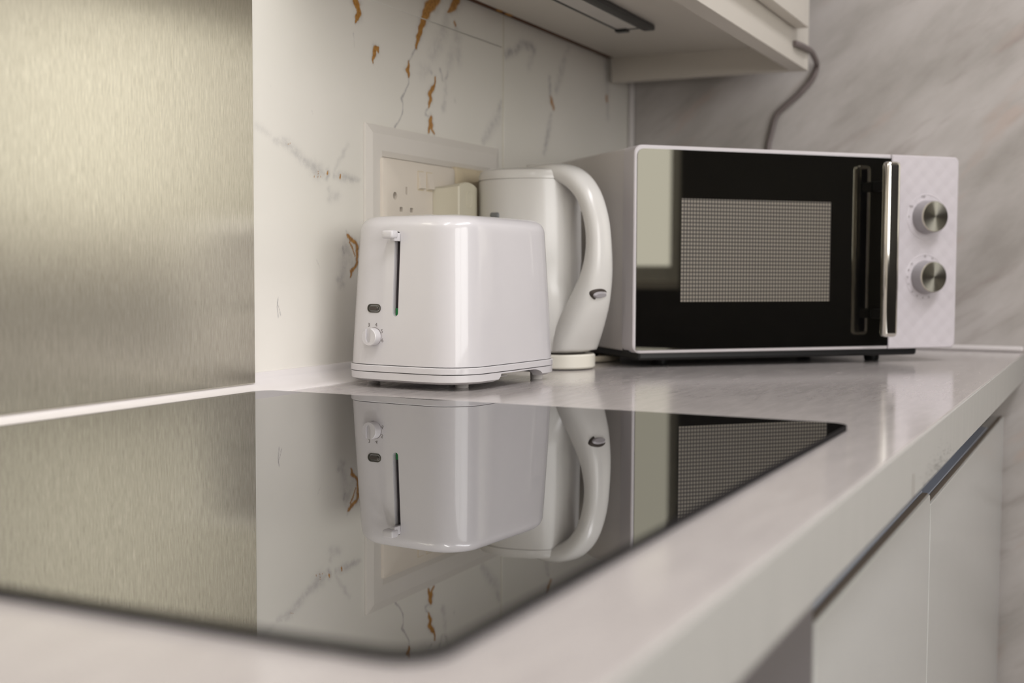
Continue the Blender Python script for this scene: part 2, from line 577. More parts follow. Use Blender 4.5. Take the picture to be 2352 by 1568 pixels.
GREY = [
    ([(1.2343, 0.3677, 0.00146), (1.2273, 0.3595, 0.00144), (1.2195, 0.3502, 0.00114)], 0.9),
    ([(1.2195, 0.3323, 0.00115), (1.2185, 0.3261, 0.00095), (1.2155, 0.3208, 0.00095), (1.2088, 0.3131, 0.00141), (1.2028, 0.3062, 0.00168), (1.2065, 0.3006, 0.00094), (1.2046, 0.2887, 0.00094), (1.1953, 0.2786, 0.00111), (1.1879, 0.2729, 0.00138)], 0.75),
    ([(1.2635, 0.3035, 0.00101), (1.257, 0.2987, 0.0015), (1.256, 0.2946, 0.0015), (1.2655, 0.2926, 0.00101)], 0.6),
    ([(1.1066, 0.3623, 0.00082), (1.1074, 0.3581, 0.00082)], 0.9),
    ([(1.1074, 0.3563, 0.00082), (1.1082, 0.3483, 0.00066)], 0.3),
    ([(1.666, 0.4365, 0.0047), (1.6433, 0.4025, 0.00767), (1.6255, 0.3716, 0.00603)], 0.4),
    ([(1.6014, 0.3843, 0.00368), (1.6047, 0.3592, 0.00369)], 0.6),
    ([(1.608, 0.3352, 0.00297), (1.6038, 0.3219, 0.00591), (1.5953, 0.2997, 0.00586), (1.5853, 0.2793, 0.00435)], 0.5),
    ([(1.811, 0.4336, 0.0054), (1.819, 0.4011, 0.00726), (1.8219, 0.3541, 0.00547)], 0.4),
    ([(1.4612, 0.3952, 0.00507), (1.4953, 0.4068, 0.00526), (1.5111, 0.4174, 0.00535), (1.5424, 0.419, 0.00553), (1.5522, 0.4141, 0.00419)], 0.7),
    ([(1.5522, 0.4176, 0.00558), (1.5345, 0.3926, 0.00686)], 0.3),
    ([(1.3073, 0.4206, 0.0053), (1.3, 0.3987, 0.00841), (1.2906, 0.3859, 0.00936), (1.2731, 0.3679, 0.00815)], 0.35),
    ([(1.3278, 0.4098, 0.00435), (1.3322, 0.3981, 0.00874), (1.3367, 0.3684, 0.0066)], 0.3),
    ([(1.3224, 0.3767, 0.00865), (1.3107, 0.3593, 0.00747)], 0.25),
    ([(1.2906, 0.3517, 0.00188), (1.2969, 0.3398, 0.00189)], 0.6),
    ([(1.3096, 0.3514, 0.00213), (1.3043, 0.3429, 0.00233)], 0.6),
    ([(1.3043, 0.3429, 0.00318), (1.3033, 0.3201, 0.00424), (1.2981, 0.306, 0.00421)], 0.35),
    ([(1.4497, 0.3323, 0.00376), (1.4411, 0.3111, 0.00746), (1.4191, 0.2937, 0.00728), (1.4012, 0.2771, 0.00476)], 0.4),
    ([(1.249, 0.3427, 0.00792), (1.264, 0.3474, 0.00605)], 0.25),
    ([(1.268, 0.3454, 0.00203), (1.2701, 0.3442, 0.00203)], 0.7),
    ([(0.9718, 0.2378, 0.00341), (0.9932, 0.2356, 0.00492), (1.0073, 0.2271, 0.00503), (1.0232, 0.2186, 0.00441)], 0.38),
    ([(1.0232, 0.2186, 0.00441), (1.0351, 0.2151, 0.00673), (1.0433, 0.2127, 0.00681), (1.0501, 0.2101, 0.00382)], 0.5),
    ([(1.0586, 0.2138, 0.00387), (1.0563, 0.2079, 0.00309)], 0.45),
    ([(1.0703, 0.211, 0.00315), (1.0878, 0.2105, 0.00484), (1.1008, 0.2091, 0.0041), (1.1157, 0.2092, 0.00251)], 0.45),
    ([(1.0953, 0.2451, 0.00244), (1.0839, 0.2314, 0.0032), (1.0727, 0.2202, 0.00237), (1.0703, 0.2088, 0.00157)], 0.25),
    ([(1.0608, 0.1962, 0.00311), (1.0623, 0.1887, 0.00545), (1.0757, 0.1903, 0.00476)], 0.3),
    ([(0.9433, 0.2481, 0.00391), (0.9631, 0.2419, 0.00336)], 0.2),
    ([(1.0914, 0.1411, 0.0065), (1.0872, 0.1228, 0.00728), (1.0831, 0.1045, 0.00644), (1.0814, 0.0977, 0.00401)], 0.35),
    ([(1.0849, 0.1373, 0.00161), (1.0873, 0.1319, 0.00162)], 0.8),
    ([(1.098, 0.1481, 0.00164), (1.0915, 0.1548, 0.00122)], 0.5),
    ([(1.0938, 0.1343, 0.00489), (1.1003, 0.1229, 0.00412)], 0.3),
    ([(1.0767, 0.1045, 0.00399), (1.0839, 0.1, 0.00483)], 0.4),
    ([(0.9743, 0.0873, 0.00034), (0.9724, 0.0772, 0.00055), (0.9744, 0.0674, 0.00041)], 0.9),
    ([(0.9742, 0.0797, 0.00034), (0.9782, 0.069, 0.00042)], 0.8),
    ([(1.0381, 0.1245, 0.00038), (1.044, 0.1157, 0.0003)], 0.3),
    ([(1.327, 0.3199, 0.00218), (1.3281, 0.318, 0.00218)], 0.4),
    ([(0.9643, 0.289, 0.00027), (0.9656, 0.2867, 0.00027)], 0.3),
    ([(1.0311, 0.2725, 0.00052), (1.0333, 0.2697, 0.00045)], 0.4),
]
def vein_masks(X, Z):
    g = np.zeros_like(X)
    y = np.zeros_like(X)
    jx = 0.00025 * np.sin(Z * 1900 + 3 * np.sin(Z * 700)) + 0.0007 * np.sin(Z * 610 + 1.3) + 0.0005 * np.sin(Z * 330 + X * 200)
    jz = 0.0004 * np.sin(X * 1700 + 2 * np.sin(X * 650))
    def run(pl, arr, soft, val):
        for (x0, z0, w0), (x1, z1, w1) in zip(pl[:-1], pl[1:]):
            wm = max(w0, w1) * 2.2 + 0.004
            sel = (X > min(x0, x1) - wm) & (X < max(x0, x1) + wm) & (Z > min(z0, z1) - wm) & (Z < max(z0, z1) + wm)
            if not sel.any():
                continue
            xs, zs = X[sel] + jx[sel] * min(1, 350 * max(w0, w1)), Z[sel] + jz[sel]
            dx, dz = x1 - x0, z1 - z0
            L = dx * dx + dz * dz + 1e-12
            t = np.clip(((xs - x0) * dx + (zs - z0) * dz) / L, 0, 1)
            wv = w0 + (w1 - w0) * t
            dd = np.sqrt((xs - x0 - t * dx) ** 2 + (zs - z0 - t * dz) ** 2) / np.maximum(wv, 1e-5)
            if soft:
                m = np.exp(-0.5 * (dd / 0.8) ** 2) * val
            else:
                m = np.clip((1.05 - dd) / 0.35, 0, 1) * val
            arr[sel] = np.maximum(arr[sel], m)
    for pl in GOLD:
        run(pl, g, False, 1.0)
    for pl, s in GREY:
        run(pl, y, True, s)
    # a soft dark halo along the gold veins
    for pl in GOLD[:12]:
        run([(a, b, c + 0.0005) for a, b, c in pl], y, True, 0.75)
    return g, y

def tile(x0, x1, z0, z1, step):
    nx, nz = int(round((x1 - x0) / step)) + 1, int(round((z1 - z0) / step)) + 1
    X, Z = np.meshgrid(np.linspace(x0, x1, nx), np.linspace(z0, z1, nz))
    X, Z = X.ravel(), Z.ravel()
    n = len(X)
    co = np.zeros((n + 4, 3), np.float32)
    co[:n, 0], co[:n, 1], co[:n, 2] = X, YW, Z + K
    for i, (a, b) in enumerate(((x0, z0), (x1, z0), (x1, z1), (x0, z1))):
        co[n + i] = (a, YW + 0.009, b + K)
    idx = np.arange(nx * nz).reshape(nz, nx)
    q = np.stack([idx[:-1, :-1], idx[:-1, 1:], idx[1:, 1:], idx[1:, :-1]], -1).reshape(-1, 4)
    c = [idx[0, 0], idx[0, -1], idx[-1, -1], idx[-1, 0]]
    side = [[c[(i + 1) % 4], c[i], n + i, n + (i + 1) % 4] for i in range(4)]
    q = np.concatenate([q, np.array(side)]).astype(np.int32)
    me = bpy.data.meshes.new('tile')
    me.vertices.add(n + 4)
    me.vertices.foreach_set('co', co.ravel())
    me.loops.add(q.size)
    me.loops.foreach_set('vertex_index', q.ravel())
    me.polygons.add(len(q))
    me.polygons.foreach_set('loop_start', np.arange(0, q.size, 4, dtype=np.int32))
    me.update(calc_edges=True)
    g, y = vein_masks(X, Z)
    for nm, arr in (('gold', g), ('vein', y)):
        at = me.attributes.new(nm, 'FLOAT', 'POINT')
        at.data.foreach_set('value', np.concatenate([arr, np.zeros(4)]).astype(np.float32))
    return finish('tile', me, 'marble_tile', wall_back, smooth=False)

J = 0.0006
tile(0.90, 1.4555, 0.002, 0.4035 - J, 0.001)
tile(0.90, 1.4555, 0.4035 + J, 0.60, 0.0016)
tile(1.4595, 1.9135, 0.002, 0.60, 0.002)
tile(0.30, 0.90 - J, 0.002, 0.60, 0.02)
tile(-0.30, 0.30 - J, 0.002, 0.60, 0.02)
tile(-0.90, -0.30 - J, 0.002, 0.60, 0.02)
for a, b in ((0.90, 1.4555), (1.4595, 1.9135), (0.30, 0.90 - J), (-0.30, 0.30 - J), (-0.90, -0.30 - J)):
    tile(a, b, 0.60 + J, 1.20, 0.05)
box('grout_joint', 1.4557, 1.4593, YW + 0.0005, YW + 0.009, K, K + 1.20, 'grout', wall_back)

# trims
def cove(name, x0, x1, label):
    prof = [(YW, K), (YW, K + 0.0165), (YW - 0.0035, K + 0.0165), (YW - 0.006, K + 0.0135)]
    for i in range(1, 7):
        t = i / 7 * math.pi / 2
        prof.append((YW - 0.006 - 0.020 * (1 - math.cos(t)), K + 0.0135 - 0.0115 * math.sin(t)))
    prof += [(YW - 0.0335, K + 0.0012), (YW - 0.0345, K)]
    return struct(from_bm(name, prism_yz(prof, x0, x1), 'trim_white', angle=50), label)
cove('trim_1', -0.9, 1.913, 'white curved sealing strip where the worktop meets the tiled wall')
struct(box('trim_2', XF - 0.008, XF - 0.0005, 0.127, YW - 0.036, K + 0.0002, K + 0.008, 'trim_white', bev=0.003), 'pale sealing bead at the end of the worktop')
struct(box('trim_3', XF - 0.008, XF - 0.0003, YW - 0.010, YW - 0.0003, K + 0.018, K + 0.9, 'trim_white', bev=0.003), 'pale vertical corner strip between the two walls')

# --- brushed steel splashback behind the hob
st = thing('steel_splashback', 'tall brushed stainless steel splashback panel behind the glass hob', 'splashback', (0.32, YW - 0.010, K + 0.008))
box('sheet', -0.60, 0.604, -0.001, 0.0025, 0.0, 0.75, 'brushed_steel', st, bev=0.0004)
box('backing_board', -0.60, 0.6035, 0.003, 0.0095, 0.010, 0.75, 'trim_white', st)

# ------------------------------------------------------------------ worktop and hob
YE = 0.1245
wt = thing('worktop', 'long grey laminate kitchen worktop with pale square front edge', 'worktop', (0.9, YE, K))
box('slab', -1.8, 1.0135, 0.001, YW - YE - 0.0005, -0.0385, 0.0, 'worktop', wt, bev=0.0012)
box('front_edge', -1.8, 0.99, -0.0005, 0.0012, -0.0385, -0.0008, 'worktop_edge', wt, bev=0.0003)

hb = thing('glass_hob', 'flat black mirror-glass hob set into the worktop', 'hob', (0.6055, 0.439, K))
ring = lambda dz, ins: rrect(0.3055 - ins, 0.2635 - ins, 0.016 - ins, dz, n=10)
from_bm('glass_top', loft([ring(0.0030, 0.0008), ring(0.0040, 0.0008)]), 'hob_glass', hb, angle=4)
from_bm('edge_trim', loft([ring(0.0002, 0.0), ring(0.0039, 0.0), ring(0.0039, 0.0007), ring(0.0002, 0.0007)], cap0=False, cap1=False), 'black_rubber', hb, angle=20)

# ------------------------------------------------------------------ toaster (local x: long axis, lever face at -x)
TA = math.radians(-5)
to = thing('toaster', 'small white two-slice toaster with a rounded body in front of the kettle', 'toaster', (1.107, 0.613, K), TA)
A0, B0 = 0.0990, 0.0745
def body_ring(z, ins=0.0):
    f = max(0.0, (z - 0.0225) / 0.1375)
    a = A0 - 0.0015 - 0.0062 * f - 0.0012 * f * f - ins
    b = B0 - 0.0015 - 0.0045 * f - 0.001 * f * f - ins
    return a, b
rings = []
for z in (0.0226, 0.0234, 0.05, 0.08, 0.11, 0.135, 0.148):
    a, b = body_ring(z)
    rings.append(rrect(a, b, 0.036, z, n=10, bulge=0.0016))
zt, rr_ = 0.1525, 0.0135
for i in range(0, 9):
    th = i / 8 * math.pi / 2
    ins = rr_ * (1 - math.cos(th))
    a, b = body_ring(zt, ins)
    rings.append(rrect(a, b, max(0.036 - ins * 0.6, 0.01), zt + rr_ * math.sin(th), n=10, bulge=0.0016 * (1 - i / 9)))
for ins, z in ((0.030, 0.1677), (0.045, 0.1683)):
    a, b = body_ring(zt, ins)
    rings.append(rrect(a, b, 0.016, z, n=10))
bm = loft(rings)
# lever slot cut into the end face
SY = 0.0035
sl = [(y, z + 0.110) for z, y in stadium(0.0405, 0.0034)]
cut = prism_yz([(SY + y, z) for y, z in sl], -A0 - 0.01, -A0 + 0.022)
slots = []
for sy in (-0.021, 0.021):
    slots.append(loft([rrect(0.068, 0.0135, 0.006, 0.135, n=4, cy=sy), rrect(0.068, 0.0135, 0.006, 0.18, n=4, cy=sy)]))
me = boolean(bm, [cut] + slots)
body = finish('body', me, 'white_plastic', to, angle=30)
for sy in (-0.021, 0.021):
    box('bread_slot_floor', -0.0675, 0.0675, sy - 0.013, sy + 0.013, 0.1352, 0.1362, 'black_interior', to)
fx = lambda z: -(body_ring(z)[0] + 0.0016 * 0.9)
lin = [(SY + y * 0.93, 0.110 + (z - 0.110) * 0.99) for y, z in sl]
from_bm('lever_slot_lining', loft([[(fx(z) + 0.0050, y, z) for y, z in lin], [(fx(z) + 0.0060, y, z) for y, z in lin]]), 'black_interior', to, label='dark inside of the lever slot')
box('circuit_board', fx(0.074) + 0.0040, fx(0.074) + 0.0052, SY - 0.0030, SY + 0.0027, 0.0703, 0.0772, 'circuit_green', to, label='green circuit board seen through the foot of the slot')
# skirt and plinth
from_bm('skirt', loft([rrect(A0, B0, 0.037, 0.0160, n=10, bulge=0.0016), rrect(A0, B0, 0.037, 0.0212, n=10, bulge=0.0016),
                       rrect(A0 - 0.0008, B0 - 0.0008, 0.036, 0.0220, n=10, bulge=0.0016)]), 'white_plastic', to)
pl = loft([rrect(A0 - 0.0045, B0 - 0.0045, 0.034, 0.0062, n=10, bulge=0.0016), rrect(A0 - 0.0005, B0 - 0.0005, 0.037, 0.0085, n=10, bulge=0.0016),
           rrect(A0 - 0.0003, B0 - 0.0003, 0.037, 0.0152, n=10, bulge=0.0016)])
arch = [(-0.045, 0.0), (-0.045, 0.0055)]
for i in range(7):
    t_ = i / 6 * math.pi / 2
    arch.append((-0.043 + 0.012 * math.sin(t_), 0.0060 + 0.0078 * (1 - math.cos(t_)) ** 0.8))
arch += [(0.030, 0.0138)]
for i in range(7):
    t_ = i / 6 * math.pi / 2
    arch.append((0.030 + 0.022 * math.sin(t_), 0.0138 - 0.0088 * (1 - math.cos(t_))))
arch += [(0.052, 0.0)]
me = boolean(pl, [prism_xz(arch, -0.2, -0.045), loft([rrect(0.085, 0.062, 0.03, 0.0, n=4), rrect(0.085, 0.062, 0.03, 0.0125, n=4)])])
finish('plinth', me, 'white_plastic', to, angle=30)
box('plinth_joint', -A0 + 0.003, A0 - 0.003, -0.05, 0.05, 0.0148, 0.0165, 'print_grey', to)
for x, y in ((-0.0505, -0.0425), (-0.0505, 0.0700 - 0.005), (0.0775, -0.052), (0.0775, 0.052)):
    lathe('foot', [(0.0062, 0.0), (0.0066, 0.0008), (0.0068, 0.0095)], 'white_plastic_matt', to, n=20, c=(x, y, 0.0))
box('crumb_tray_latch', -0.008, 0.022, -0.050, -0.038, 0.0062, 0.0078, 'white_plastic_matt', to, bev=0.0006)
# lever: tab and stem
bm = bmesh.new()
xf = -A0 + 0.0055
bm_box(xf - 0.0135, xf - 0.0030, -0.0005, 0.0125, 0.1436, 0.1516, bev=0.0022, seg=3, bm=bm)
bm_box(xf - 0.0085, xf + 0.020, SY - 0.0030, SY + 0.0025, 0.1412, 0.1494, bev=0.0008, seg=2, bm=bm)
from_bm('lever', bm, 'white_plastic', to, angle=40)
# reheat button with grey bezel
def stad_ring(x, s, hw, hh, cy, cz):
    return [(x, cy + a * s, cz + b * s) for a, b in stadium(hw, hh)]
fx = lambda z: -(body_ring(z)[0] + 0.0016 * 0.9)
bx, by, bz = fx(0.0768), 0.0290, 0.0768
from_bm('button_bezel', loft([[(bx + 0.004, by + a, bz + b) for a, b in stadium(0.0080, 0.0042)], [(bx - 0.0006, by + a, bz + b) for a, b in stadium(0.0080, 0.0042)],
                              [(bx - 0.0006, by + a, bz + b) for a, b in stadium(0.0068, 0.0031)], [(bx + 0.0015, by + a, bz + b) for a, b in stadium(0.0064, 0.0027)]], cap1=True), 'smoke_metal', to, label='dark chrome oval button bezel')
bt = from_bm('button', loft([[(bx + 0.002, by + a, bz + b) for a, b in stadium(0.0058, 0.0024)], [(bx - 0.0012, by + a, bz + b) for a, b in stadium(0.0058, 0.0024)],
                             [(bx - 0.0018, by + a, bz + b) for a, b in stadium(0.0050, 0.0016)]]), 'smoke_metal', to)
from_bm('button_inlay', loft([[(bx - 0.0017, by + a, bz + b) for a, b in stadium(0.0046, 0.0014)], [(bx - 0.0021, by + a, bz + b) for a, b in stadium(0.0044, 0.0012)]]), 'dark_hole', bt)
# browning dial
kx, ky, kz = fx(0.0492), 0.0282, 0.0494
bm = loft(cyl_rings([(0.0086, 0.001), (0.0086, -0.0082), (0.0081, -0.0088)], 'x', 40, (kx, ky, kz)))
gr = [(ky + 0.0008 - 0.0030, kz + 0.012), (ky + 0.0008 - 0.0030, kz - 0.002)]
for i in range(1, 8):
    t_ = math.pi + i / 8 * math.pi
    gr.append((ky + 0.0008 + 0.0030 * math.cos(t_), kz - 0.002 + 0.0036 * math.sin(t_)))
gr += [(ky + 0.0008 + 0.0030, kz - 0.002), (ky + 0.0008 + 0.0030, kz + 0.012)]
me = boolean(bm, [prism_yz(gr, kx - 0.02, kx - 0.0064)])
finish('dial', me, 'white_plastic', to, angle=30)
from_bm('dial_gap', loft(cyl_rings([(0.0089, 0.001), (0.0089, -0.0003)], 'x', 40, (kx, ky, kz))), 'print_grey', to)
def text_part(s, size, y, z, mat, parent, name):
    c = bpy.data.curves.new('txt', 'FONT')
    c.body = s
    c.size = size
    c.extrude = 0.00006
    c.align_x = 'CENTER'
    c.align_y = 'CENTER'
    o = bpy.data.objects.new('txt', c)
    COL.objects.link(o)
    bpy.context.view_layer.update()
    me = bpy.data.meshes.new_from_object(o.evaluated_get(bpy.context.evaluated_depsgraph_get()))
    bpy.data.objects.remove(o, do_unlink=True)
    bpy.data.curves.remove(c)
    # text faces -x: text x axis -> local -y, text y axis -> local z
    me.transform(Matrix(((0, 0, -1, fx(z) - 0.0001), (-1, 0, 0, y), (0, 1, 0, z), (0, 0, 0, 1))))
    return finish(name, me, mat, parent, smooth=False)
for s, y, z in (('3', 0.0348, 0.0605), ('4', 0.0259, 0.0608), ('5', 0.0188, 0.0547), ('6', 0.0180, 0.0460)):
    text_part(s, 0.0052, y, z, 'print_grey', to, 'dial_number')

# ------------------------------------------------------------------ kettle and its base (local +x: handle side)
KD = math.atan2(-0.941, -0.335)
KL = (1.342, 0.643)
def hull(c1, r1, c2, r2, z, n=64):
    pts = []
    for i in range(n):
        t = 2 * math.pi * (i + 0.5) / n
        nx, ny = math.cos(t), math.sin(t)
        if c1 * nx + r1 >= c2 * nx + r2:
            pts.append((c1 + r1 * nx, r1 * ny, z))
        else:
            pts.append((c2 + r2 * nx, r2 * ny, z))
    return pts
kb = thing('charging_stand', 'low cream electric stand under the white kettle', 'stand', (KL[0], KL[1], K), KD)
from_bm('body', loft([hull(0, 0.0605, 0.056, 0.0385, 0.0012), hull(0, 0.0620, 0.056, 0.040, 0.0030), hull(0, 0.0620, 0.056, 0.040, 0.0158), hull(0, 0.0605, 0.056, 0.0385, 0.0176)]), 'kettle_base_plastic', kb)
for x, y in ((-0.045, 0), (0.02, 0.045), (0.02, -0.045), (0.075, 0)):
    lathe('foot', [(0.005, 0), (0.005, 0.0015)], 'grey_rubber', kb, n=12, c=(x, y, 0))
ke = thing('kettle', 'cream white plastic jug kettle with a tall curved handle', 'kettle', (KL[0], KL[1], K), KD)
prof = [(0.0200, 0.0595, 0.053, 0.0355), (0.0222, 0.0608, 0.055, 0.0375), (0.040, 0.0606, 0.055, 0.037), (0.060, 0.0604, 0.050, 0.034), (0.080, 0.0602, 0.038, 0.036),
        (0.100, 0.0600, 0.026, 0.043), (0.125, 0.0597, 0.021, 0.049), (0.16, 0.0594, 0.019, 0.050), (0.19, 0.0592, 0.018, 0.050), (0.2185, 0.0590, 0.016, 0.050)]
from_bm('body', loft([hull(0, r1, c2, r2, z) for z, r1, c2, r2 in prof]), 'kettle_plastic', ke, angle=30)
from_bm('contact_ring', loft([hull(0, 0.055, 0.052, 0.031, 0.0174), hull(0, 0.055, 0.052, 0.031, 0.0205)]), 'dark_hole', ke)
lid = from_bm('lid', loft([hull(0, r1, c2, r2, z) for z, r1, c2, r2 in ((0.2186, 0.0578, 0.016, 0.049), (0.2196, 0.0578, 0.016, 0.049), (0.2202, 0.0592, 0.016, 0.0502), (0.2262, 0.0590, 0.016, 0.050),
                               (0.2300, 0.0572, 0.016, 0.048), (0.2330, 0.0450, 0.014, 0.036), (0.2350, 0.0250, 0.01, 0.018), (0.2355, 0.004, 0.002, 0.003))]), 'kettle_plastic', ke, angle=40)
from_bm('lid_button', bm_box(0.004, 0.030, -0.009, 0.009, 0.2335, 0.2395, bev=0.0025, seg=3), 'kettle_plastic', lid)
# spout on the far side
sp = []
for z, ln, wd_ in ((0.170, 0.002, 0.010), (0.195, 0.012, 0.017), (0.2185, 0.024, 0.022), (0.2255, 0.026, 0.022)):
    sp.append([(-0.050, wd_ * 1.2, z), (-0.057 - ln * 0.6, wd_ * 0.6, z), (-0.057 - ln, 0, z), (-0.057 - ln * 0.6, -wd_ * 0.6, z), (-0.050, -wd_ * 1.2, z)])
from_bm('spout', loft(sp), 'kettle_plastic', ke, angle=60)
# handle: sweep of rounded sections along a curve in local x-z
HP = [(0.020, 0.2240, 0.013, 0.0250), (0.052, 0.2275, 0.011, 0.0225), (0.078, 0.2190, 0.0115, 0.0185), (0.0985, 0.1990, 0.0115, 0.0160), (0.1105, 0.1700, 0.0115, 0.0150), (0.1140, 0.1400, 0.0120, 0.0155),
      (0.1110, 0.1100, 0.0150, 0.0185), (0.1020, 0.0820, 0.0190, 0.0230), (0.0900, 0.0560, 0.0200, 0.0280), (0.0800, 0.0360, 0.0190, 0.0320), (0.0740, 0.0230, 0.0180, 0.0330)]
def cr(P, sub):
    out = []
    for i in range(len(P) - 1):
        p0, p1, p2, p3 = (np.array(P[max(0, min(len(P) - 1, j))]) for j in (i - 1, i, i + 1, i + 2))
        for k in range(sub):
            t = k / sub
            out.append(0.5 * (2 * p1 + (p2 - p0) * t + (2 * p0 - 5 * p1 + 4 * p2 - p3) * t * t + (3 * p1 - p0 - 3 * p2 + p3) * t ** 3))
    out.append(np.array(P[-1]))
    return out
S = cr(HP, 5)
rings = []
for i, s in enumerate(S):
    d = S[min(i + 1, len(S) - 1)][:2] - S[max(i - 1, 0)][:2]
    d = d / np.hypot(*d)
    nx, nz = -d[1], d[0]
    ring = []
    for k in range(28):
        t = 2 * math.pi * k / 28
        ca, sa = math.cos(t), math.sin(t)
        ca = math.copysign(abs(ca) ** 0.75, ca)
        sa = math.copysign(abs(sa) ** 0.75, sa)
        zz = s[1] + nz * s[2] * ca
        ring.append((s[0] + nx * s[2] * ca, s[3] * sa, max(zz, 0.0222)))
    rings.append(ring)
hd = from_bm('handle', loft(rings), 'kettle_plastic', ke, angle=60)
# oval rocker switch low on the handle
def oval(d, hw, ht, n=28):
    cx_, cz_ = 0.1050 + 0.93 * (0.0178 + d), 0.0935 - 0.365 * (0.0178 + d)
    return [(cx_ + 0.365 * ht * math.sin(2 * math.pi * i / n), -0.0065 + hw * math.cos(2 * math.pi * i / n), cz_ + 0.93 * ht * math.sin(2 * math.pi * i / n)) for i in range(n)]
from_bm('switch_recess', loft([oval(-0.010, 0.0120, 0.0072), oval(0.0004, 0.0118, 0.0070)]), 'dark_hole', hd, label='dark oval recess of the rocker switch')
from_bm('switch', loft([oval(-0.009, 0.0112, 0.0044), oval(0.0010, 0.0110, 0.0040), oval(0.0028, 0.0090, 0.0024)]), 'grey_plastic', hd, label='silver grey rocker switch')
# water gauge on the side facing the window
ga = math.radians(-86)
gm = Matrix.Rotation(ga, 4, 'Z')
from_bm('water_gauge', bm_box(0.052, 0.0606, -0.0075, 0.0075, 0.055, 0.1815, bev=0.003, seg=3, M=gm), 'gauge_grey', ke, label='grey water level window')
tube('mains_cord', [(1.395, 0.612, K + 0.0045), (1.412, 0.588, K + 0.0045), (1.440, 0.577, K + 0.0045), (1.470, 0.578, K + 0.0045), (1.500, 0.590, K + 0.0045), (1.52, 0.62, K + 0.0045)], 0.0038, 'cord_cream')
tag(bpy.data.objects['mains_cord'], 'cream cord lying on the worktop between kettle and microwave', 'cord')

# ------------------------------------------------------------------ microwave (local x along the front, -y out of the front)
ML, MW, MZ0, MZ1 = (1.3518, 0.5117), 0.4535, 0.0175, 0.2600
mw = thing('microwave', 'white countertop microwave with black glass door and two metal dials', 'microwave', (ML[0], ML[1], K), math.radians(-44.5))
box('casing', 0.003, MW - 0.003, 0.0335, 0.300, MZ0 + 0.001, MZ1 - 0.001, 'microwave_side', mw, bev=0.004, seg=3)
def front_slab(x0, x1, y0, y1, r0, r1):
    """rounded slab in the front plane; r0 / r1 corner radius of the left and right corners"""
    pts = []
    for cx_, cz_, r, a0 in ((x1, MZ0, r1, 270), (x1, MZ1, r1, 0), (x0, MZ1, r0, 90), (x0, MZ0, r0, 180)):
        sx = -1 if cx_ == x1 else 1
        sz = 1 if cz_ == MZ0 else -1
        for i in range(7):
            t = math.radians(a0 + 90 * i / 6)
            pts.append((cx_ + sx * r + r * math.cos(t), cz_ + sz * r + r * math.sin(t)))
    cxm, czm = (x0 + x1) / 2, (MZ0 + MZ1) / 2
    sc = lambda d: [(cxm + (x - cxm) * (1 - d / ((x1 - x0) / 2)), czm + (z - czm) * (1 - d / ((MZ1 - MZ0) / 2))) for x, z in pts]
    return loft([[(x, y1, z) for x, z in pts], [(x, y0 + 0.0012, z) for x, z in pts], [(x, y0, z) for x, z in sc(0.0012)]])
XD = 0.3520
dr = from_bm('door', front_slab(0.0, XD - 0.0006, 0.0, 0.0310, 0.010, 0.001), 'microwave_white', mw, angle=30)
# black glass pane in the door with rounded left corners
gp = []
for cx_, cz_, r, a0, sx, sz in ((XD - 0.001, MZ0 + 0.0040, 0.0005, 270, -1, 1), (XD - 0.001, MZ1 - 0.0045, 0.0005, 0, -1, -1), (0.0034, MZ1 - 0.0045, 0.008, 90, 1, -1), (0.0034, MZ0 + 0.0040, 0.002, 180, 1, 1)):
    for i in range(7):
        t = math.radians(a0 + 90 * i / 6)
        gp.append((cx_ + sx * r + r * math.cos(t), cz_ + sz * r + r * math.sin(t)))
from_bm('glass_pane', loft([[(x, 0.0, z) for x, z in gp], [(x, -0.0012, z) for x, z in gp]]), 'door_glass', dr, smooth=False, label='black glass door pane')
box('window_screen', 0.0605, 0.2645, -0.00135, -0.0010, 0.0778, 0.1992, 'perforated_screen', dr, smooth=False, label='perforated metal screen in the door window')
# handle: chrome bar on two posts
hx0, hx1, hz0, hz1 = 0.3185, 0.3400, 0.0345, 0.2478
hs = []
for z, ins in ((hz0, 0.004), (hz0 + 0.0015, 0.0012), (hz0 + 0.005, 0.0), (hz1 - 0.005, 0.0), (hz1 - 0.0015, 0.0012), (hz1, 0.004)):
    hs.append(rrect((hx1 - hx0) / 2 - ins, 0.0065 - ins * 0.6, 0.0055 - ins * 0.6, z, n=6, cx=(hx0 + hx1) / 2, cy=-0.0315))
hdl = from_bm('handle', loft(hs), 'chrome', dr, angle=40, label='long chrome door handle')
for z in (0.062, 0.220):
    box('handle_post', hx0 + 0.005, hx1 - 0.006, -0.027, -0.0012, z - 0.006, z + 0.006, 'black_plastic', hdl, bev=0.001)
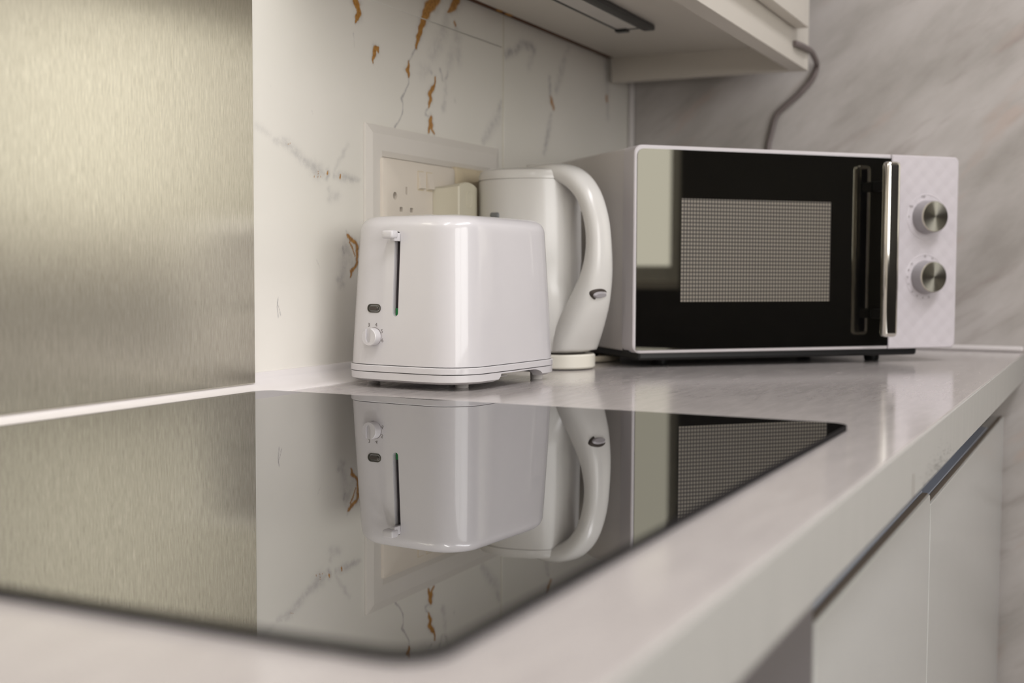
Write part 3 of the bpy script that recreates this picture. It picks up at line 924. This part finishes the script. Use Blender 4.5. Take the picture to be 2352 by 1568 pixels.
# control panel with two dials
cp = from_bm('control_panel', front_slab(XD + 0.0006, MW, -0.0006, 0.0310, 0.001, 0.007), 'quilted_white', mw, angle=30)
for zc, ticks in ((0.1835, [(100, 2), (150, 2), (180, 1), (45, 1)]), (0.1078, [(90, 1), (65, 1), (140, 1), (160, 1), (180, 1), (200, 1), (225, 1), (245, 1), (265, 1), (285, 1)])):
    kc = (0.4052, zc)
    k = lathe('dial', [(0.0212, -0.0005), (0.0208, -0.004), (0.0196, -0.0165)], 'grey_plastic', mw, 'y', 40, (kc[0], 0, kc[1]), label='grey control dial with a spun metal cap')
    lathe('dial_cap', [(0.0192, -0.0166), (0.0190, -0.0182), (0.0184, -0.0188), (0.0010, -0.0188)], 'spun_steel', k, 'y', 48, (kc[0], 0, kc[1]))
    lathe('dial_scale', [(0.0292, -0.0006), (0.0292, -0.0009), (0.0280, -0.0012), (0.0276, -0.0007)], 'quilted_white', cp, 'y', 48, (kc[0], 0, kc[1]))
    for a, wdt in ticks:
        t = math.radians(a)
        x, z = kc[0] + 0.0262 * math.cos(t), kc[1] + 0.0262 * math.sin(t)
        bmt = bmesh.new()
        for q in range(wdt):
            bm_box(x - 0.0016 * wdt + q * 0.0030, x - 0.0016 * wdt + 0.0022 + q * 0.0030, -0.00155, -0.0011, z - 0.0012, z + 0.0012, bm=bmt)
        from_bm('scale_mark', bmt, 'print_faint', cp, smooth=False)
# underside tray, feet, hinge
box('underside', 0.012, MW - 0.05, 0.010, 0.295, MZ0 - 0.009, MZ0 + 0.002, 'black_plastic', mw, bev=0.003)
for x, y in ((0.058, 0.045), (0.360, 0.045), (0.058, 0.26), (0.395, 0.26)):
    lathe('foot', [(0.0085, 0.0), (0.0095, 0.002), (0.0105, MZ0 - 0.004)], 'black_plastic', mw, n=20, c=(x, y, 0))
box('door_seal', 0.005, MW - 0.005, 0.0312, 0.0333, MZ0 + 0.006, MZ1 - 0.003, 'black_plastic', mw)
box('hinge', 0.003, 0.012, 0.018, 0.036, MZ0 - 0.0005, MZ0 + 0.006, 'black_metal', dr, bev=0.001)

# ------------------------------------------------------------------ sockets on the back wall
sf = thing('socket_frame', 'white sloping-edged frame around the cream wall sockets', 'socket frame', (1.281, YW, K + 0.19))
fw, ft, fb, bw = 0.1565, 0.0815, -0.0815, 0.0338
def fr_ring(dx, dz, y):
    return [(-fw + dx, y, fb + dz), (fw - dx, y, fb + dz), (fw - dx, y, ft - dz), (-fw + dx, y, ft - dz)]
quad = [fr_ring(0, 0, -0.0002), fr_ring(0.0006, 0.0006, -0.0032), fr_ring(0.010, 0.010, -0.0060), fr_ring(bw - 0.006, bw - 0.006, -0.0060), fr_ring(bw, bw, -0.0030), fr_ring(bw, bw, -0.0002)]
names = ('surround_bottom', 'surround_side', 'surround_top', 'surround_side')
for i in range(4):
    j = (i + 1) % 4
    b = bmesh.new()
    va = [b.verts.new(r[i]) for r in quad]
    vb = [b.verts.new(r[j]) for r in quad]
    for k in range(len(quad) - 1):
        b.faces.new((va[k], vb[k], vb[k + 1], va[k + 1]))
    b.faces.new((va[-1], vb[-1], vb[0], va[0]))
    b.faces.new(va)
    b.faces.new(list(reversed(vb)))
    from_bm(names[i], b, 'frame_plastic', sf, smooth=False)
def plate(name, label, x0, x1, z0, z1, mat, kind):
    p = thing(name, label, 'socket', ((x0 + x1) / 2, YW - 0.0004, K + (z0 + z1) / 2))
    hw, hh = (x1 - x0) / 2, (z1 - z0) / 2
    R = lambda ins, y: [(a, y, b) for a, b, _ in rrect(hw - ins, hh - ins, 0.004, 0, n=4)]
    bmp = loft([R(0, 0), R(0, -0.0065), R(0.001, -0.0085), R(0.006, -0.0105)])
    cuts = []
    holes = []
    if kind == 'double':
        for ox in (-0.0345, 0.0485):
            for dx, dz, a, b in ((0, 0.0085, 0.0017, 0.0042), (-0.0112, -0.0128, 0.0033, 0.0025), (0.0112, -0.0128, 0.0033, 0.0025)):
                cuts.append(bm_box(ox + dx - a, ox + dx + a, -0.02, -0.004, dz - b, dz + b))
        cuts.append(loft(cyl_rings([(0.0042, -0.02), (0.0042, -0.005)], 'y', 20, (-hw + 0.0255 - 0.003, 0, 0.0015))))
    me = boolean(bmp, cuts) if cuts else None
    if me:
        f = finish('plate', me, mat, p, angle=30)
    else:
        f = from_bm('plate', bmp, mat, p, angle=30)
    if kind == 'double':
        box('contact_shutter', -hw + 0.01, hw - 0.01, -0.0042, -0.0036, -0.02, 0.02, 'dark_hole', p)
        for ox in (-0.003, 0.0165):
            b = prism_yz([(-0.0095, 0.0), (-0.0112, 0.0), (-0.0150, -0.0185), (-0.0095, -0.0200)], ox - 0.0065, ox + 0.0055)
            bmesh.ops.translate(b, verts=b.verts[:], vec=(0, 0, 0.0315))
            s_ = from_bm('rocker_switch', b, mat, p, smooth=False)
            box('switch_gap', ox - 0.0072, ox + 0.0062, -0.0108, -0.0103, 0.0105, 0.0325, 'yellowed_plastic', s_)
        lathe('screw', [(0.0036, -0.0052), (0.0030, -0.0062), (0.0005, -0.0062)], 'smoke_metal', p, 'y', 16, (-hw + 0.0225, 0, 0.0015))
    else:
        for ox in (-0.026, 0.026):
            lathe('screw', [(0.0034, -0.0103), (0.0030, -0.0110), (0.0005, -0.0110)], 'smoke_metal', p, 'y', 16, (ox, 0, 0))
    return p
plate('double_socket', 'cream double wall socket with rocker switches above the toaster', 1.1490, 1.3115, 0.1515, 0.2365, 'cream_plastic', 'double')
plate('fused_outlet', 'yellowed single wall plate half hidden behind the kettle lid', 1.3130, 1.4000, 0.1530, 0.2385, 'yellowed_plastic', 'single')
pg = thing('power_plug', 'cream mains plug pushed into the double socket', 'plug', (1.2790, YW - 0.0111, K + 0.190))
def plug_ring(y, hw, z0, z1, top):
    pts = [(-hw, z0), (hw, z0), (hw, z1 - top)]
    for i in range(1, 8):
        t = i / 8
        pts.append((hw - 2 * hw * t, z1 - top + top * math.sin(math.pi * t) ** 0.6))
    pts.append((-hw, z1 - top))
    return [(x, y, z) for x, z in pts]
from_bm('plug_body', loft([plug_ring(0, 0.0245, -0.030, 0.022, 0.003), plug_ring(-0.004, 0.0245, -0.030, 0.022, 0.003), plug_ring(-0.010, 0.0215, -0.028, 0.0235, 0.005),
                           plug_ring(-0.0320, 0.0225, -0.028, 0.0265, 0.006), plug_ring(-0.0335, 0.0212, -0.027, 0.0255, 0.0055)]), 'plug_plastic', pg, angle=35)
from_bm('finger_oval', loft([[(0.002 + 0.0075 * s_ * math.cos(2 * math.pi * i / 24), y, 0.0065 + 0.0105 * s_ * math.sin(2 * math.pi * i / 24)) for i in range(24)] for s_, y in ((1.0, -0.0334), (1.0, -0.0339), (0.9, -0.0341), (0.86, -0.0337))]), 'plug_plastic', pg)

# ------------------------------------------------------------------ upper cabinet
ZU, ZB, YR, XS = 0.4445, 0.4075, 0.4250, 1.8160
uc = thing('upper_cabinet', 'cream wall cabinet with a recessed underside above the kettle and microwave', 'cabinet', (1.37, YW, K + ZB))
lx = lambda x: x - 1.37
ly = lambda y: y - YW
lz = lambda z: z - ZB
TOPC = 1.15
box('underside_panel', lx(0.937), lx(XS - 0.0003), ly(YR + 0.0243), ly(YW - 0.0125), lz(ZU), lz(ZU + 0.016), 'cabinet_white', uc)
box('front_rail', lx(0.937), lx(XS - 0.0003), ly(YR), ly(YR + 0.024), lz(ZB), lz(0.470), 'cabinet_white', uc, bev=0.0008)
box('side_panel', lx(XS), lx(XS + 0.018), ly(YR - 0.0005), ly(YW - 0.008), lz(ZB), lz(TOPC), 'cabinet_white', uc, bev=0.0008)
box('side_panel', lx(0.937), lx(0.953), ly(YR + 0.0243), ly(YW - 0.0125), lz(ZU + 0.0162), lz(TOPC - 0.0163), 'cabinet_white', uc)
box('top_panel', lx(0.937), lx(XS - 0.0003), ly(YR), ly(YW - 0.008), lz(TOPC - 0.016), lz(TOPC), 'cabinet_white', uc)
bk = box('back_edge', lx(0.937), lx(XS - 0.0003), ly(YW - 0.0122), ly(YW - 0.002), lz(ZU + 0.0005), lz(ZU + 0.014), 'chipboard', uc, label='dark raw chipboard edge at the wall')
for x, w_ in ((1.42, 0.010), (1.445, 0.014)):
    box('edge_chip', lx(x), lx(x + w_), ly(YW - 0.013), ly(YW - 0.0079), lz(ZU - 0.0012), lz(ZU + 0.001), 'chip_tan', uc, bev=0.0005)
for x0, x1 in ((1.346, 1.750), (0.938, 1.342)):
    dd_ = box('door', lx(x0), lx(x1), ly(YR - 0.0195), ly(YR - 0.0015), lz(0.4535), lz(TOPC - 0.002), 'cabinet_white', uc, bev=0.001)
ul = thing('under_cabinet_light', 'slim black under-cabinet lamp with a frosted panel', 'lamp', (1.20, 0.6, K + ZU - 0.0003))
box('housing', -0.20, 0.395, -0.024, -0.0075, -0.0075, 0.0, 'black_metal', ul, bev=0.002, seg=3)
box('diffuser', -0.19, 0.381, -0.0072, 0.0245, -0.0050, -0.0005, 'diffuser', ul, bev=0.001)
box('rim', -0.19, 0.384, 0.0248, 0.0270, -0.0056, 0.0, 'black_metal', ul)
box('end_cap', 0.3815, 0.3850, -0.0074, 0.0268, -0.0056, 0.0, 'black_metal', ul)
box('end_clip', 0.376, 0.3885, 0.010, 0.0272, -0.0085, -0.0005, 'black_metal', ul, bev=0.001)
tube('wall_cord', [(1.7380, 0.4225, K + 0.4315), (1.748, 0.4200, K + 0.4320), (1.797, 0.4195, K + 0.4342), (1.840, 0.4225, K + 0.4366), (1.872, 0.4236, K + 0.4310), (1.905, 0.4285, K + 0.4265), (1.910, 0.4345, K + 0.4090), (1.910, 0.4530, K + 0.3880), (1.910, 0.4790, K + 0.3665), (1.910, 0.4910, K + 0.3530),
                    (1.910, 0.4985, K + 0.3230), (1.910, 0.5020, K + 0.3050), (1.910, 0.5060, K + 0.24), (1.905, 0.508, K + 0.12)], 0.0042, 'cord_grey', n=10)
tag(bpy.data.objects['wall_cord'], 'grey cord hanging down the marble wall behind the microwave', 'cord')

# ------------------------------------------------------------------ base cabinets
YD = 0.1498
ZD = -0.0930
def base_cabinet(x0, x1, label, ZD, cend):
    c = thing('base_cabinet', label, 'cabinet', (x0, YD, 0.0), 0)
    w_ = x1 - x0
    box('carcass', 0.0, w_, 0.0215, 0.55, 0.09, K + ZD - 0.003, 'cabinet_white', c)
    dd = box('door', 0.0015, w_ - 0.0015, 0.0, 0.0195, 0.10, K + ZD, 'door_white', c, bev=0.0018, seg=2)
    box('shade_and_joint', 0.0015, w_ - 0.0015, 0.0022, 0.0068, K + ZD + 0.0001, K + ZD + 0.0006, 'shade_and_joint', dd)  # shadow gap above the door, painted as a brown strip
    box('grip_lip', 0.0, w_ - cend, 0.0072, 0.0225, K + ZD + 0.0003, K + ZD + 0.0022, 'aluminium', c, bev=0.0006, label='blue-grey metal lip behind the door edge')
    box('plinth', 0.0, w_, 0.06, 0.075, 0.0, 0.0895, 'cabinet_white', c)
    # C-shaped grip channel above the door
    zt = K - 0.0392
    zb = K + ZD + 0.001
    prof_ = [(0.0225, zb - 0.0035), (0.0225, zb - 0.0015), (0.036, zb), (0.041, zb + 0.006), (0.041, zt - 0.012), (0.036, zt - 0.004), (0.012, zt - 0.0015), (0.012, zt), (0.043, zt), (0.045, zt - 0.004), (0.045, zb - 0.0035)]
    from_bm('grip_channel', prism_yz(prof_, 0.0, w_ - cend), 'aluminium', c, angle=40, label='blue-grey aluminium grip channel')
    return c
c1 = base_cabinet(0.6885, 1.1480, 'white gloss base cabinet nearest the camera, left of the door gap', -0.0835, 0.0)
c2 = base_cabinet(1.1500, 1.9000, 'white gloss base cabinet at the far end by the marble wall', -0.0930, 0.16)
ap = thing('built_in_appliance', 'dark grey built-in appliance front under the hob', 'appliance', (0.388, 0.1502, 0.0))
box('front', -0.297, 0.297, 0.0, 0.02, 0.10, K - 0.0395, 'appliance_dark', ap, bev=0.002)
box('body', -0.295, 0.295, 0.021, 0.53, 0.06, K - 0.045, 'black_metal', ap)
box('plinth', -0.297, 0.297, 0.06, 0.075, 0.0, 0.0595, 'black_metal', ap)

# dark mildew specks on the lower edge of the worktop above the door gap
rs = random.Random(3)
bm = bmesh.new()
for i in range(150):
    x = rs.gauss(0.985, 0.045)
    z = -0.0385 + abs(rs.gauss(0, 0.007)) + 0.0006
    if z > -0.012:
        continue
    r = rs.uniform(0.00018, 0.0007)
    vs = [bm.verts.new((x + r * math.cos(a) * 1.4, YE - 0.00062, K + z + r * math.sin(a))) for a in (0.2, 1.4, 2.7, 3.9, 5.2)]
    bm.faces.new(vs)
sp_o = from_bm('mildew_specks', bm, 'mould', wt, smooth=False)
sp_o.matrix_parent_inverse = Matrix.Translation((-0.9, -YE, -K))
sp_o['kind'] = 'stuff'
box('edge_joint', 0.862 - 0.9, 0.8632 - 0.9, -0.00075, 0.0, -0.0384, -0.022, 'shade_and_joint', wt)
